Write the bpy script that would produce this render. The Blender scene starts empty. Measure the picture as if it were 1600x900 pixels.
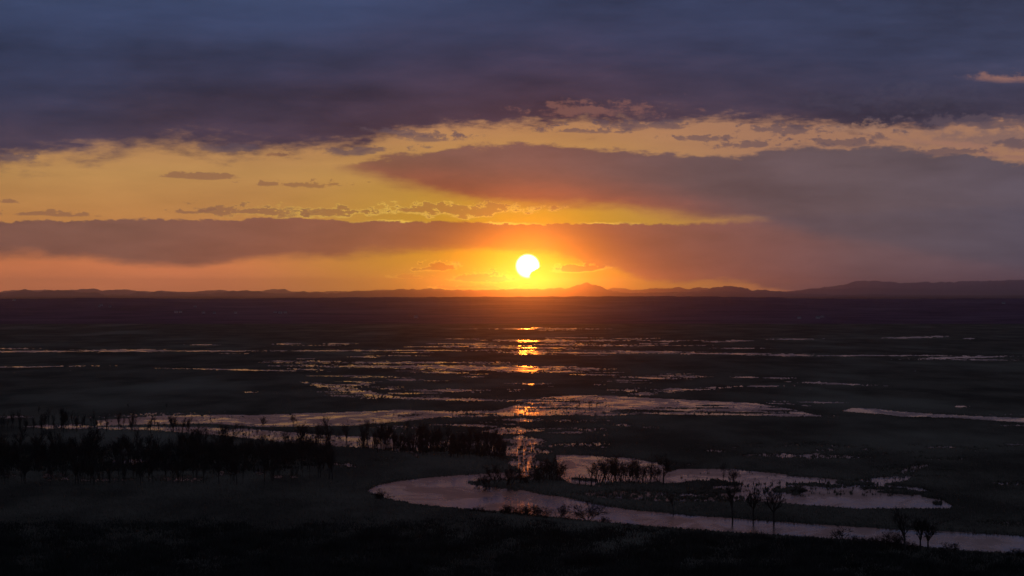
import bpy, math, random
import numpy as np
from mathutils import Vector

scene = bpy.context.scene
col = scene.collection
R = math.radians

# ------------------------------------------------------------------ camera
F = 3465.0                    # focal length in pixels of the 1600 x 900 photograph
CAM_H = 75.0                  # the lookout stands 75 m above the marsh
HORIZON = 455.0
PITCH = math.atan(5.0 / F)
cam_data = bpy.data.cameras.new('camera')
cam_data.sensor_width = 36.0
cam_data.lens = F / 1600.0 * 36.0
cam_data.clip_start = 1.0
cam_data.clip_end = 200000.0
cam = bpy.data.objects.new('camera', cam_data)
cam.location = (0, 0, CAM_H)
cam.rotation_euler = (R(90) + PITCH, 0, 0)
col.objects.link(cam)
scene.camera = cam

# ------------------------------------------------------------------ exposure, sampling
vs = scene.view_settings
vs.view_transform = 'Standard'
vs.look = 'None'
vs.exposure = 0.0
vs.gamma = 1.0
vs.use_curve_mapping = False
scene.cycles.use_denoising = True
scene.cycles.denoiser = 'OPENIMAGEDENOISE'
scene.cycles.denoising_prefilter = 'ACCURATE'
scene.cycles.max_bounces = 6
scene.cycles.volume_bounces = 1
scene.cycles.sample_clamp_indirect = 1.0

SUN_AZ = math.atan((824.5 - 800) / F)
SUN_EL = math.atan((HORIZON - 416) / F)
SUN_DIR = Vector((math.sin(SUN_AZ) * math.cos(SUN_EL), math.cos(SUN_AZ) * math.cos(SUN_EL), math.sin(SUN_EL)))
sun_data = bpy.data.lights.new('sun', 'SUN')
sun_data.energy = 0.037
sun_data.angle = R(0.53)
sun_data.color = (1.0, 0.21, 0.010)
sun = bpy.data.objects.new('sun', sun_data)
sun.rotation_euler = (-SUN_DIR).to_track_quat('-Z', 'Y').to_euler()
sun.location = (0, 0, 500)
col.objects.link(sun)


def lin(r, g, b):
    def f(c):
        c /= 255.0
        return c / 12.92 if c <= 0.04045 else ((c + 0.055) / 1.055) ** 2.4
    return (f(r), f(g), f(b), 1.0)


# ------------------------------------------------------------------ a small shader expression builder
class G:
    """builds nodes in one node tree; values are sockets or numbers"""
    def __init__(self, tree):
        self.t = tree

    def put(self, sock, v):
        if hasattr(v, 'is_linked') or hasattr(v, 'links'):
            self.t.links.new(v, sock)
        else:
            sock.default_value = v

    def m(self, op, a, b=0.0, c=0.0, clamp=False):
        n = self.t.nodes.new('ShaderNodeMath')
        n.operation = op
        n.use_clamp = clamp
        self.put(n.inputs[0], a); self.put(n.inputs[1], b)
        if len(n.inputs) > 2:
            self.put(n.inputs[2], c)
        return n.outputs[0]

    def add(self, a, b): return self.m('ADD', a, b)
    def sub(self, a, b): return self.m('SUBTRACT', a, b)
    def mul(self, a, b): return self.m('MULTIPLY', a, b)
    def inv(self, a): return self.m('SUBTRACT', 1.0, a)
    def mx(self, a, b): return self.m('MAXIMUM', a, b)

    def step(self, v, lo, hi, kind='SMOOTHSTEP', a=0.0, b=1.0):
        n = self.t.nodes.new('ShaderNodeMapRange')
        n.interpolation_type = kind
        self.put(n.inputs['Value'], v)
        self.put(n.inputs['From Min'], lo); self.put(n.inputs['From Max'], hi)
        n.inputs['To Min'].default_value = a; n.inputs['To Max'].default_value = b
        return n.outputs['Result']

    def mix(self, f, a, b):
        n = self.t.nodes.new('ShaderNodeMix')
        n.data_type = 'RGBA'
        n.clamp_factor = True
        self.put(n.inputs['Factor'], f)
        self.put(n.inputs['A'] if False else n.inputs[6], a)
        self.put(n.inputs[7], b)
        return n.outputs[2]

    def addc(self, a, b, f=1.0):
        n = self.t.nodes.new('ShaderNodeMix')
        n.data_type = 'RGBA'
        n.blend_type = 'ADD'
        n.clamp_factor = False
        self.put(n.inputs[0], f); self.put(n.inputs[6], a); self.put(n.inputs[7], b)
        return n.outputs[2]

    def scale(self, a, f):
        n = self.t.nodes.new('ShaderNodeVectorMath')
        n.operation = 'SCALE'
        self.put(n.inputs[0], a); self.put(n.inputs['Scale'], f)
        return n.outputs[0]

    def vec(self, x, y, z):
        n = self.t.nodes.new('ShaderNodeCombineXYZ')
        self.put(n.inputs[0], x); self.put(n.inputs[1], y); self.put(n.inputs[2], z)
        return n.outputs[0]

    def noise(self, v, scale=1.0, detail=5.0, rough=0.55, dist=0.0):
        n = self.t.nodes.new('ShaderNodeTexNoise')
        self.put(n.inputs['Vector'], v)
        n.inputs['Scale'].default_value = scale
        n.inputs['Detail'].default_value = detail
        n.inputs['Roughness'].default_value = rough
        n.inputs['Distortion'].default_value = dist
        return n.outputs[0]

    def ramp(self, f, stops, interp='B_SPLINE'):
        n = self.t.nodes.new('ShaderNodeValToRGB')
        e = n.color_ramp.elements
        n.color_ramp.interpolation = interp
        while len(e) < len(stops):
            e.new(0.5)
        for el, (p, c) in zip(e, stops):
            el.position = p
            el.color = c if len(c) == 4 else (*c, 1.0)
        self.put(n.inputs[0], f)
        return n.outputs[0]

    def curve(self, f, pts):
        n = self.t.nodes.new('ShaderNodeFloatCurve')
        c = n.mapping.curves[0]
        while len(c.points) < len(pts):
            c.points.new(0.5, 0.5)
        for p, (x, y) in zip(c.points, pts):
            p.location = (x, y)
            p.handle_type = 'AUTO_CLAMPED'
        n.mapping.update()
        self.put(n.inputs['Value'], f)
        return n.outputs[0]


# ------------------------------------------------------------------ world: sunset sky with cloud decks
world = bpy.data.worlds.new('World')
scene.world = world
world.use_nodes = True
wt = world.node_tree
wt.nodes.clear()
g = G(wt)
tc = wt.nodes.new('ShaderNodeTexCoord')
sep = wt.nodes.new('ShaderNodeSeparateXYZ')
wt.links.new(tc.outputs['Generated'], sep.inputs[0])
dx, dy, dz = sep.outputs
az = g.m('ARCTAN2', dx, dy)
el = g.m('ARCSINE', dz)
# bearings and heights in units of 1/3465 radian (about one pixel of the photograph)
u = g.mul(az, F)
v = g.mul(el, F)


def ux(x): return math.atan((x - 800.0) / F) * F
def vy(y, x=800.0): return math.atan((HORIZON - y) / math.hypot(F, x - 800.0)) * F


UR = 1400.0
VR = 700.0
tu = g.step(u, -UR, UR, 'LINEAR')
def ct(x): return (ux(x) + UR) / (2 * UR)
def edge(pts):
    """an edge height over bearing, traced as (x, y)"""
    return g.mul(g.curve(tu, [(ct(x), vy(y, x) / VR) for x, y in pts]), VR)

sd = wt.nodes.new('ShaderNodeVectorMath'); sd.operation = 'DOT_PRODUCT'
wt.links.new(tc.outputs['Generated'], sd.inputs[0]); sd.inputs[1].default_value = SUN_DIR
rs = g.mul(g.m('ARCCOSINE', g.m('MINIMUM', sd.outputs['Value'], 1.0)), F)      # angle from the sun
us = g.sub(u, ux(824.5))
vsn = g.sub(v, vy(416))
# flattened distance: the glow spreads along the horizon
rf = g.m('SQRT', g.add(g.mul(g.mul(us, us), 0.30), g.mul(g.mul(vsn, vsn), 1.6)))

nA = g.noise(g.vec(g.mul(dx, 10), g.mul(dy, 10), g.mul(dz, 55)), 1.0, 6, 0.6)          # broad streaky
nB = g.noise(g.vec(g.mul(dx, 34), g.mul(dy, 34), g.mul(dz, 110)), 1.0, 7, 0.66)        # puffy
nC = g.noise(g.vec(g.mul(dx, 170), g.mul(dy, 170), g.mul(dz, 330)), 1.0, 5, 0.66)      # fine
nD = g.noise(g.vec(g.mul(dx, 4), g.mul(dy, 4), g.mul(dz, 22)), 1.0, 4, 0.5)           # very broad
cA, cB, cC, cD = [g.mul(g.sub(n_, 0.5), 2.3) for n_ in (nA, nB, nC, nD)]

far = g.step(g.m('ABSOLUTE', az), R(14), R(110))            # towards the sky behind the camera

# clear sky seen in the gaps
tv = g.step(v, 0, 700, 'LINEAR')
clear = g.ramp(tv, [(0.0, lin(232, 138, 88)), (0.05, lin(222, 130, 82)), (0.10, lin(204, 122, 74)), (0.15, lin(192, 132, 74)), (0.26, lin(184, 138, 82)),
                    (0.36, lin(176, 128, 88)), (0.5, lin(150, 118, 104)), (1.0, lin(90, 92, 118))], 'LINEAR')
clear = g.scale(clear, g.add(1.0, g.mul(cA, .3)))
clear = g.mix(g.inv(g.step(rf, 0, 300)), clear, lin(180, 150, 0))
clear = g.mix(g.mul(g.inv(g.step(rf, 20, 75)), 0.9), clear, lin(240, 176, 0))
clear = g.mix(g.mul(g.mul(g.step(u, 40, 460), g.step(v, 60, 170)), 0.8), clear, lin(158, 116, 96))
sky_tex = wt.nodes.new('ShaderNodeTexSky')
sky_tex.sky_type = 'NISHITA'
sky_tex.sun_disc = False
sky_tex.sun_elevation = SUN_EL
sky_tex.sun_rotation = SUN_AZ
sky_tex.altitude = 100
sky_tex.dust_density = 2.0
clear = g.mix(far, clear, lin(60, 62, 84))
clear = g.addc(clear, sky_tex.outputs[0], 0.0012)

sky = clear
cBC = g.add(g.mul(cB, .7), g.mul(cC, .8))
uw = g.add(u, g.mul(cB, 70))
vw = g.add(v, g.add(g.mul(cC, 7), g.mul(cA, 9)))


def blob(x, y, a, b, rag=0.6, soft=0.45, slope=0.0, n=None, grow=0.0):
    """soft ragged lens of cloud; returns its mask and the field"""
    n = cBC if n is None else n
    U = g.sub(uw, ux(x)); V = g.sub(vw, vy(y, x))
    if slope:
        V = g.sub(V, g.mul(U, slope))
    e = g.add(g.mul(g.mul(U, U), 1 / a / a), g.mul(g.mul(V, V), 1 / b / b))
    e = g.add(g.m('SQRT', e), g.mul(n, rag * 1.9))
    return g.inv(g.step(e, 1.0 - soft, 1.0 + soft * 0.3)), e


# low, thin cloud bars left and right of the sun, rims lit from behind
rim_col = lin(252, 214, 84)
for (x, y, a, b, rag, sl, colr, rim) in [
        (690, 413, 40, 7, .8, .05, lin(170, 106, 32), .55), (640, 431, 26, 4, .9, .0, lin(196, 134, 44), .5),
        (752, 432, 44, 9, .75, .0, lin(160, 100, 28), .8), (915, 417, 56, 7, .5, .05, lin(128, 74, 36), .9),
        (820, 441, 12, 2, .8, .0, lin(200, 120, 30), .5), (745, 449, 70, 3, .5, .02, lin(190, 122, 40), .9)]:
    mk, e = blob(x, y, a, b, rag, .25, sl, cC)
    sky = g.mix(g.mul(mk, 0.95), sky, colr)
    r_ = g.mul(g.mul(g.step(e, .72, .98), g.inv(g.step(e, .98, 1.22))), rim)
    sky = g.mix(r_, sky, rim_col)
# small streaks in the yellow gap on the left
for (x, y, a, b, rag, sl) in [(305, 275, 62, 5, .8, 0), (480, 288, 70, 5, 1.6, 0), (395, 331, 85, 8, 1.2, 0), (530, 330, 70, 7, 1.4, 0.02),
                              (715, 328, 90, 8, 1.4, 0), (90, 336, 90, 4, 1.2, 0), (20, 315, 30, 3, .6, 0), (440, 241, 26, 6, .8, 0),
                              (290, 332, 26, 3, .7, 0)]:
    mk, e = blob(x, y, a, b, rag, .35, sl)
    sky = g.mix(g.mul(mk, 0.75), sky, g.mix(g.step(rs, 150, 500), lin(160, 112, 60), lin(140, 98, 74)))
    if y > 320:
        r_ = g.mul(g.mul(g.mul(g.step(e, .75, 1.0), g.inv(g.step(e, 1.0, 1.3))), g.inv(g.step(rs, 200, 560))), .8)
        sky = g.mix(r_, sky, lin(224, 184, 84))

# lower bank: hard top edge at y 343, soft underside
topD = g.add(edge([(-300, 352), (0, 347), (60, 345), (130, 345), (220, 342), (330, 344), (430, 341), (560, 346), (700, 346), (800, 350), (960, 349),
                   (1100, 352), (1300, 340), (1600, 330), (2000, 330)]), g.mul(cC, 7))
botD = g.add(edge([(-300, 386), (0, 392), (120, 398), (200, 414), (290, 417), (400, 408), (600, 399), (760, 392), (860, 396), (960, 424), (1040, 437), (1140, 436),
                   (1200, 446), (1270, 462), (1600, 500), (2000, 500)]), g.add(g.mul(cB, 14), g.mul(cA, 22)))
botW = g.step(u, 60, 150, 'SMOOTHSTEP', 13.0, 6.0)
mD = g.mul(g.inv(g.step(v, g.sub(topD, 1.2), g.add(topD, g.step(u, 200, 420, 'SMOOTHSTEP', 1.6, 14)))), g.step(v, g.sub(botD, botW), g.add(botD, botW)))
colD = g.ramp(tu, [(ct(-200), lin(118, 84, 78)), (ct(200), lin(124, 86, 76)), (ct(450), lin(136, 84, 68)), (ct(640), lin(138, 82, 58)), (ct(824), lin(112, 72, 28)),
                   (ct(960), lin(136, 78, 60)), (ct(1150), lin(130, 84, 78)), (ct(1350), lin(104, 82, 86)), (ct(1650), lin(86, 76, 90)), (ct(2100), lin(72, 66, 84))], 'LINEAR')
colD = g.mix(g.mul(g.inv(g.step(rf, 10, 105)), 0.5), colD, lin(150, 120, 0))
colD = g.mix(g.mul(g.step(v, 40, 110), g.mul(g.inv(g.step(g.m('ABSOLUTE', us), 250, 900)), .16)), colD, lin(110, 88, 88))
colD = g.scale(colD, g.add(1.0, g.add(g.mul(cA, 0.4), g.mul(cB, 0.25))))
sky = g.mix(g.mul(mD, 0.96), sky, colD)
# its silver lining
lin_m = g.mul(g.inv(g.step(g.m('ABSOLUTE', g.sub(v, g.add(topD, 0.6))), 0.5, 2.0)), g.mul(g.inv(g.step(g.m('ABSOLUTE', g.sub(us, -40)), 120, 300)), g.step(nB, .42, .6)))
sky = g.mix(g.mul(lin_m, .9), sky, lin(240, 200, 84))

# middle bank: wedge that opens to the right
topC = g.add(edge([(-300, 290), (400, 280), (510, 262), (580, 250), (650, 238), (740, 230), (860, 227), (980, 234), (1060, 241), (1180, 240), (1270, 231), (1340, 227),
                   (1430, 236), (1520, 247), (1600, 252), (2000, 260)]), g.add(g.mul(cB, 24), g.mul(cC, 5)))
botC = g.add(edge([(-300, 262), (400, 262), (510, 264), (600, 282), (700, 300), (800, 314), (900, 322), (1000, 333), (1100, 343), (1200, 352), (1350, 380), (1600, 420), (2000, 440)]),
             g.add(g.mul(cB, 14), g.mul(cA, 18)))
mC = g.mul(g.inv(g.step(v, g.sub(topC, 4.0), g.add(topC, 5.0))), g.step(v, g.sub(botC, 13), g.add(botC, 15)))
mC = g.mul(mC, g.step(u, ux(440), ux(590)))
colC = g.ramp(tu, [(ct(500), lin(128, 96, 78)), (ct(700), lin(116, 82, 76)), (ct(850), lin(112, 80, 78)), (ct(1100), lin(98, 80, 84)), (ct(1350), lin(96, 82, 88)),
                   (ct(1600), lin(88, 80, 92)), (ct(2000), lin(70, 68, 86))], 'LINEAR')
low = g.mul(g.inv(g.step(g.sub(v, botC), -8, 62)), g.inv(g.step(g.m('ABSOLUTE', us), 120, 420)))
colC = g.mix(g.mul(low, .75), colC, lin(150, 76, 54))
colC = g.scale(colC, g.add(1.0, g.add(g.mul(cA, 0.4), g.mul(cB, 0.22))))
mC = g.mul(mC, g.step(g.add(g.add(cA, g.mul(cB, .6)), g.step(u, ux(520), ux(760), 'LINEAR', -.02, 1.4)), -.12, .22))
sky = g.mix(g.mul(mC, 0.96), sky, colC)

# upper deck
botB = g.add(edge([(-300, 250), (0, 246), (100, 247), (180, 238), (250, 226), (330, 232), (420, 236), (500, 228), (580, 212), (650, 202), (760, 196), (840, 186), (920, 182), (1000, 186),
                   (1080, 190), (1180, 190), (1260, 188), (1360, 196), (1450, 196), (1600, 190), (2000, 190)]),
             g.add(g.add(g.mul(cB, 42), g.mul(cC, 5)), g.mul(cA, 34)))
bw_ = g.add(12.0, g.mul(g.step(u, 0, -500), 9.0))
mB = g.step(v, g.sub(botB, bw_), g.add(botB, bw_))
h = g.sub(v, botB)
colB = g.ramp(g.step(h, -20, 420, 'LINEAR'), [(0.0, lin(80, 62, 72)), (0.10, lin(58, 53, 73)), (0.28, lin(46, 55, 83)), (0.5, lin(48, 61, 92)), (0.75, lin(56, 72, 104)), (1.0, lin(66, 80, 110))], 'LINEAR')
colB = g.mix(g.mul(g.inv(g.step(g.m('ABSOLUTE', g.sub(u, ux(640))), 100, 620)), g.mul(g.inv(g.step(h, 20, 190)), .5)), colB, lin(66, 52, 72))
colB = g.mix(g.mul(g.step(u, 300, 900), .35), colB, lin(60, 68, 94))
colB = g.scale(colB, g.add(1.0, g.add(g.mul(cD, 0.7), g.add(g.mul(cA, 0.6), g.mul(cB, 0.32)))))
sky = g.mix(g.mul(mB, 0.97), sky, colB)
# ragged breaks along the right of the deck
for (x, y, a, b, rag, sl, cc, amt) in [(930, 170, 95, 11, 1.5, .02, lin(150, 102, 90), .5), (1585, 121, 70, 8, .7, -.03, lin(158, 112, 98), .75), (1420, 158, 150, 18, 1.6, .0, lin(84, 78, 96), .2),
                                       (1560, 215, 170, 22, .9, -.02, lin(104, 88, 96), .55), (1360, 205, 90, 9, .8, -.05, lin(168, 126, 102), .8), (1480, 226, 90, 6, .9, -.12, lin(164, 118, 98), .7),
                                       (1580, 245, 60, 7, .9, -.1, lin(150, 108, 96), .7)]:
    mk, e = blob(x, y, a, b, rag, 1.0, sl)
    sky = g.mix(g.mul(mk, amt), sky, cc)
for (x, y, a, b, rag, sl) in [(1400, 214, 40, 7, .8, .1), (1540, 190, 120, 9, 1.0, 0), (1490, 240, 60, 7, .9, 0), (1590, 225, 40, 8, .8, 0), (680, 215, 70, 6, .9, 0), (650, 208, 90, 5, .9, -.03), (560, 236, 60, 7, .9, 0.05),
                              (350, 232, 40, 7, .8, 0), (30, 246, 60, 8, .7, 0), (1010, 196, 90, 6, 1.3, .02), (1110, 214, 70, 6, 1.5, 0), (1230, 204, 80, 9, 1.4, -.03), (1190, 226, 70, 6, 1.4, 0), (1310, 222, 60, 6, 1.3, 0), (900, 205, 60, 4, 1.4, 0)]:
    mk, e = blob(x, y, a, b, rag, .5, sl)
    sky = g.mix(g.mul(mk, .66), sky, lin(90, 76, 86))

# unseen sky, tinted for the light it throws; slightly dimmer away from the sunset
sky = g.mix(g.step(v, 430, 950), sky, g.mix(far, g.mix(g.step(u, 60, 750), lin(138, 90, 80), lin(108, 88, 96)), lin(72, 80, 104)))  # pink band added above the view to tint the river's reflection
sky = g.mix(g.step(v, 1100, 2300), sky, lin(80, 92, 120))  # slate-blue set overhead so the land is lit cooler
sky = g.scale(sky, g.step(g.m('ABSOLUTE', az), R(20), R(130), 'SMOOTHSTEP', 1.0, 0.85))

# the sun's disc, its lower right corner behind a scrap of cloud
def bite(x, y, a, b, sl):
    U_ = g.sub(u, ux(x)); V_ = g.sub(g.sub(v, vy(y)), g.mul(U_, sl))
    e = g.add(g.m('SQRT', g.add(g.mul(g.mul(U_, U_), 1 / a / a), g.mul(g.mul(V_, V_), 1 / b / b))), g.mul(cC, .25))
    return g.inv(g.step(e, .82, 1.12))
mk = g.mx(bite(847, 427, 19, 10, .2), bite(844, 436, 15, 7, .5))
disc = g.mul(g.inv(g.step(rs, 12.0, 20.5)), g.m('POWER', g.inv(mk), 4.0))
sky = g.addc(sky, (9.0, 7.6, 4.4, 1.0), disc)
below = g.step(dz, -0.02, 0.0)
sky = g.mix(below, lin(20, 18, 22), sky)

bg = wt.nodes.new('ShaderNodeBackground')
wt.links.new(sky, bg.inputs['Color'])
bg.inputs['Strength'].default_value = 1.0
wo = wt.nodes.new('ShaderNodeOutputWorld')
wt.links.new(bg.outputs[0], wo.inputs['Surface'])
world.cycles.sampling_method = 'NONE'


# ------------------------------------------------------------------ helpers
def P(x, y, z=0.0):
    """the point at height z that the photograph shows at pixel (x, y)"""
    a = (x - 800.0) / F; b = (450.0 - y) / F
    d = Vector((a, math.cos(PITCH) - b * math.sin(PITCH), math.sin(PITCH) + b * math.cos(PITCH)))
    return Vector((0, 0, CAM_H)) + d * ((z - CAM_H) / d.z)


def ZAT(y, D, x=800.0):
    """height of something at distance D (along the view) that shows at row y"""
    b = (450.0 - y) / F
    return CAM_H + D * (math.sin(PITCH) + b * math.cos(PITCH)) / (math.cos(PITCH) - b * math.sin(PITCH))


def material(name):
    m = bpy.data.materials.new(name)
    m.use_nodes = True
    b = m.node_tree.nodes['Principled BSDF']
    return m, G(m.node_tree), b


def pos(gg, kind='Object'):
    n = gg.t.nodes.new('ShaderNodeNewGeometry')
    return n.outputs['Position']


def noise_mat(name, c0, c1, scale, rough=0.9, stretch=(1, 1, 1), spec=0.0, c2=None, scale2=1.0):
    m, gg, b = material(name)
    mp = gg.t.nodes.new('ShaderNodeMapping')
    gg.t.links.new(pos(gg), mp.inputs['Vector'])
    mp.inputs['Scale'].default_value = stretch
    n1 = gg.noise(mp.outputs[0], scale, 6, 0.6)
    colr = gg.mix(gg.step(n1, .35, .65), (*c0, 1), (*c1, 1))
    if c2:
        n2 = gg.noise(mp.outputs[0], scale2, 4, 0.55)
        colr = gg.mix(gg.step(n2, .5, .68), colr, (*c2, 1))
    gg.put(b.inputs['Base Color'], colr)
    b.inputs['Roughness'].default_value = rough
    b.inputs['Specular IOR Level'].default_value = spec
    return m


def mesh_from(name, verts, faces, mat=None, smooth=False):
    me = bpy.data.meshes.new(name)
    verts = np.asarray(verts, dtype=np.float32).reshape(-1, 3)
    faces = np.asarray(faces, dtype=np.int32)
    k = faces.shape[1]
    me.vertices.add(len(verts)); me.vertices.foreach_set('co', verts.ravel())
    me.loops.add(faces.size); me.loops.foreach_set('vertex_index', faces.ravel())
    me.polygons.add(len(faces))
    me.polygons.foreach_set('loop_start', np.arange(0, faces.size, k, dtype=np.int32))
    try:
        me.polygons.foreach_set('loop_total', np.full(len(faces), k, dtype=np.int32))
    except Exception:
        pass
    me.polygons.foreach_set('use_smooth', np.full(len(faces), smooth))
    me.update(calc_edges=True)
    if mat:
        me.materials.append(mat)
    return me


def obj(name, me, parent=None, loc=None, label=None, cat=None, group=None, kind=None):
    o = bpy.data.objects.new(name, me)
    col.objects.link(o)
    if parent: o.parent = parent
    if loc is not None: o.location = loc
    if label: o['label'] = label
    if cat: o['category'] = cat
    if group: o['group'] = group
    if kind: o['kind'] = kind
    return o


def grid_faces(nr, nc):
    i = np.arange(nr - 1)[:, None] * nc + np.arange(nc - 1)[None, :]
    return np.stack([i, i + 1, i + nc + 1, i + nc], -1).reshape(-1, 4)


def vnoise(x, y, seed):
    """smooth lattice noise 0..1"""
    x = np.asarray(x, float); y = np.asarray(y, float)
    xi = np.floor(x).astype(np.int64); yi = np.floor(y).astype(np.int64)
    fx = x - xi; fy = y - yi
    fx = fx * fx * (3 - 2 * fx); fy = fy * fy * (3 - 2 * fy)
    def hsh(a, b):
        n = (a * 374761393 + b * 668265263 + seed * 1442695041) & 0x7fffffff
        n = ((n ^ (n >> 13)) * 1274126177) & 0x7fffffff
        return ((n ^ (n >> 16)) & 0xffff) / 65535.0
    return (hsh(xi, yi) * (1 - fx) + hsh(xi + 1, yi) * fx) * (1 - fy) + (hsh(xi, yi + 1) * (1 - fx) + hsh(xi + 1, yi + 1) * fx) * fy


def fbm(x, y, seed, octaves=4, gain=0.5):
    s = 0; a = 1; t = 0
    for o in range(octaves):
        s = s + a * vnoise(x * 2 ** o, y * 2 ** o, seed + o * 17); t += a; a *= gain
    return s / t


def sstep(v, a, b):
    t = np.clip((v - a) / (b - a), 0, 1)
    return t * t * (3 - 2 * t)


# ------------------------------------------------------------------ ground, far ridge, mountains
m_ground = noise_mat('marsh_soil', (.030, .024, .018), (.055, .044, .030), .004)
ge = 67000.0
obj('ground', mesh_from('ground', [(-ge, -ge, -2), (ge, -ge, -2), (ge, ge, -2), (-ge, ge, -2)], [(0, 1, 2, 3)], m_ground), kind='structure')

m_forest = noise_mat('forested_slope', (.062, .034, .050), (.11, .062, .088), .006, c2=(.13, .08, .10), scale2=.002)
m_mount = noise_mat('mountain_forest', (.05, .048, .062), (.09, .085, .105), .0006)


def ridge(name, prof, D, front, back, rows, bump, scale, seed, mat, step=3.0, base=-1.5, power=1.0, x0=-260, x1=1860):
    """a range of hills: crest traced over bearing, slopes with relief in front and behind"""
    xs = np.arange(x0, x1 + step, step)
    px = np.array([p[0] for p in prof], float); py = np.array([p[1] for p in prof], float)
    ys = np.interp(xs, px, py)
    crest = np.array([ZAT(y, D) for y in ys])
    t = np.concatenate([np.linspace(0, 1, rows), np.linspace(1, 0, rows // 3 + 2)[1:]])
    depth = np.concatenate([D - front * (1 - np.linspace(0, 1, rows)), D + back * (1 - np.linspace(1, 0, rows // 3 + 2)[1:])])
    A = (xs - 800) / F
    X = A[None, :] * depth[:, None]
    Y = np.repeat(depth[:, None], len(xs), 1)
    w = (t ** power)[:, None]
    rel = (fbm(X / scale, Y / scale, seed, 5) - .5) * 2
    lee = 4 * w * (1 - w)
    Z = base + (crest[None, :] - base) * w + rel * bump * (lee * 1.0 + 0.06 * w)
    V = np.stack([X, Y, Z], -1).reshape(-1, 3)
    return obj(name, mesh_from(name, V, grid_faces(len(t), len(xs)), mat, True), kind='structure')


RIDGE = [(-300, 467), (0, 467), (150, 465.5), (330, 467), (560, 464.5), (820, 463.5), (1000, 462.5), (1170, 464), (1260, 466.5), (1400, 467), (1600, 466), (1900, 466)]
rr = np.random.RandomState(4)
rx = np.arange(-300, 1900, 2.0)
ry = np.interp(rx, [p[0] for p in RIDGE], [p[1] for p in RIDGE]) + (fbm(rx / 14, rx * 0, 5, 4) - .5) * 1.7
ridge('hills', list(zip(rx, ry)), 9300, 4500, 4000, 110, 8, 420, 11, m_forest, step=2.0, power=1.5)
NEAR = [(-300, 464), (0, 466), (20, 463), (40, 455), (52, 460), (75, 458), (100, 457), (130, 459), (150, 457), (165, 463), (200, 463), (215, 457.5), (232, 461), (248, 457.5), (280, 463), (330, 464), (350, 460),
        (375, 455.5), (395, 457), (420, 460), (455, 461), (472, 456), (490, 459), (520, 460), (545, 457), (555, 455), (580, 456), (600, 455), (620, 452.5), (650, 452), (670, 451), (700, 452.5), (730, 453), (760, 454), (800, 452.5),
        (830, 451), (870, 451), (890, 450), (900, 445), (918, 441.5), (930, 445), (945, 450.5), (960, 454.5), (985, 458), (1010, 458.5), (1040, 457.5), (1075, 457.5), (1100, 453.5), (1120, 448), (1140, 446.5),
        (1160, 448.5), (1175, 453), (1200, 453.5), (1215, 455), (1240, 458), (1300, 464), (1600, 465), (1900, 464)]
FARM = [(-300, 458), (0, 462), (15, 458), (30, 458), (70, 456), (95, 457), (110, 452), (130, 451), (148, 452), (160, 457), (175, 454), (198, 453), (205, 457), (240, 456), (255, 454), (275, 457), (300, 458),
        (325, 454.5), (348, 453), (360, 457), (375, 457), (400, 456), (425, 451.5), (445, 452), (460, 458), (600, 460), (940, 460), (955, 452.5), (965, 453), (990, 458), (1012, 455), (1025, 453.5), (1040, 456),
        (1060, 451), (1075, 455), (1085, 451.5), (1100, 450.5), (1110, 453), (1180, 460), (1240, 459), (1252, 457.5), (1262, 454), (1280, 450), (1305, 446), (1325, 443), (1340, 439), (1360, 438.5),
        (1400, 441), (1420, 442), (1440, 440), (1480, 440.5), (1520, 440), (1560, 438), (1600, 436), (1750, 433), (1900, 440)]


def rough(prof, amp, sc, seed):
    xs = np.arange(-260, 1861, 3.0)
    ys = np.interp(xs, [p[0] for p in prof], [p[1] for p in prof]) + (fbm(xs / sc, xs * 0 + 3, seed, 4) - .5) * amp
    return list(zip(xs, ys))


ridge('mountains', rough(NEAR, 4.6, 7, 31), 42000, 11000, 6000, 40, 150, 2500, 21, m_mount, power=1.0)
ridge('far_mountains', rough(FARM, 4.0, 7, 41), 60000, 11000, 5000, 30, 200, 3500, 22, m_mount, power=1.0)

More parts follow.
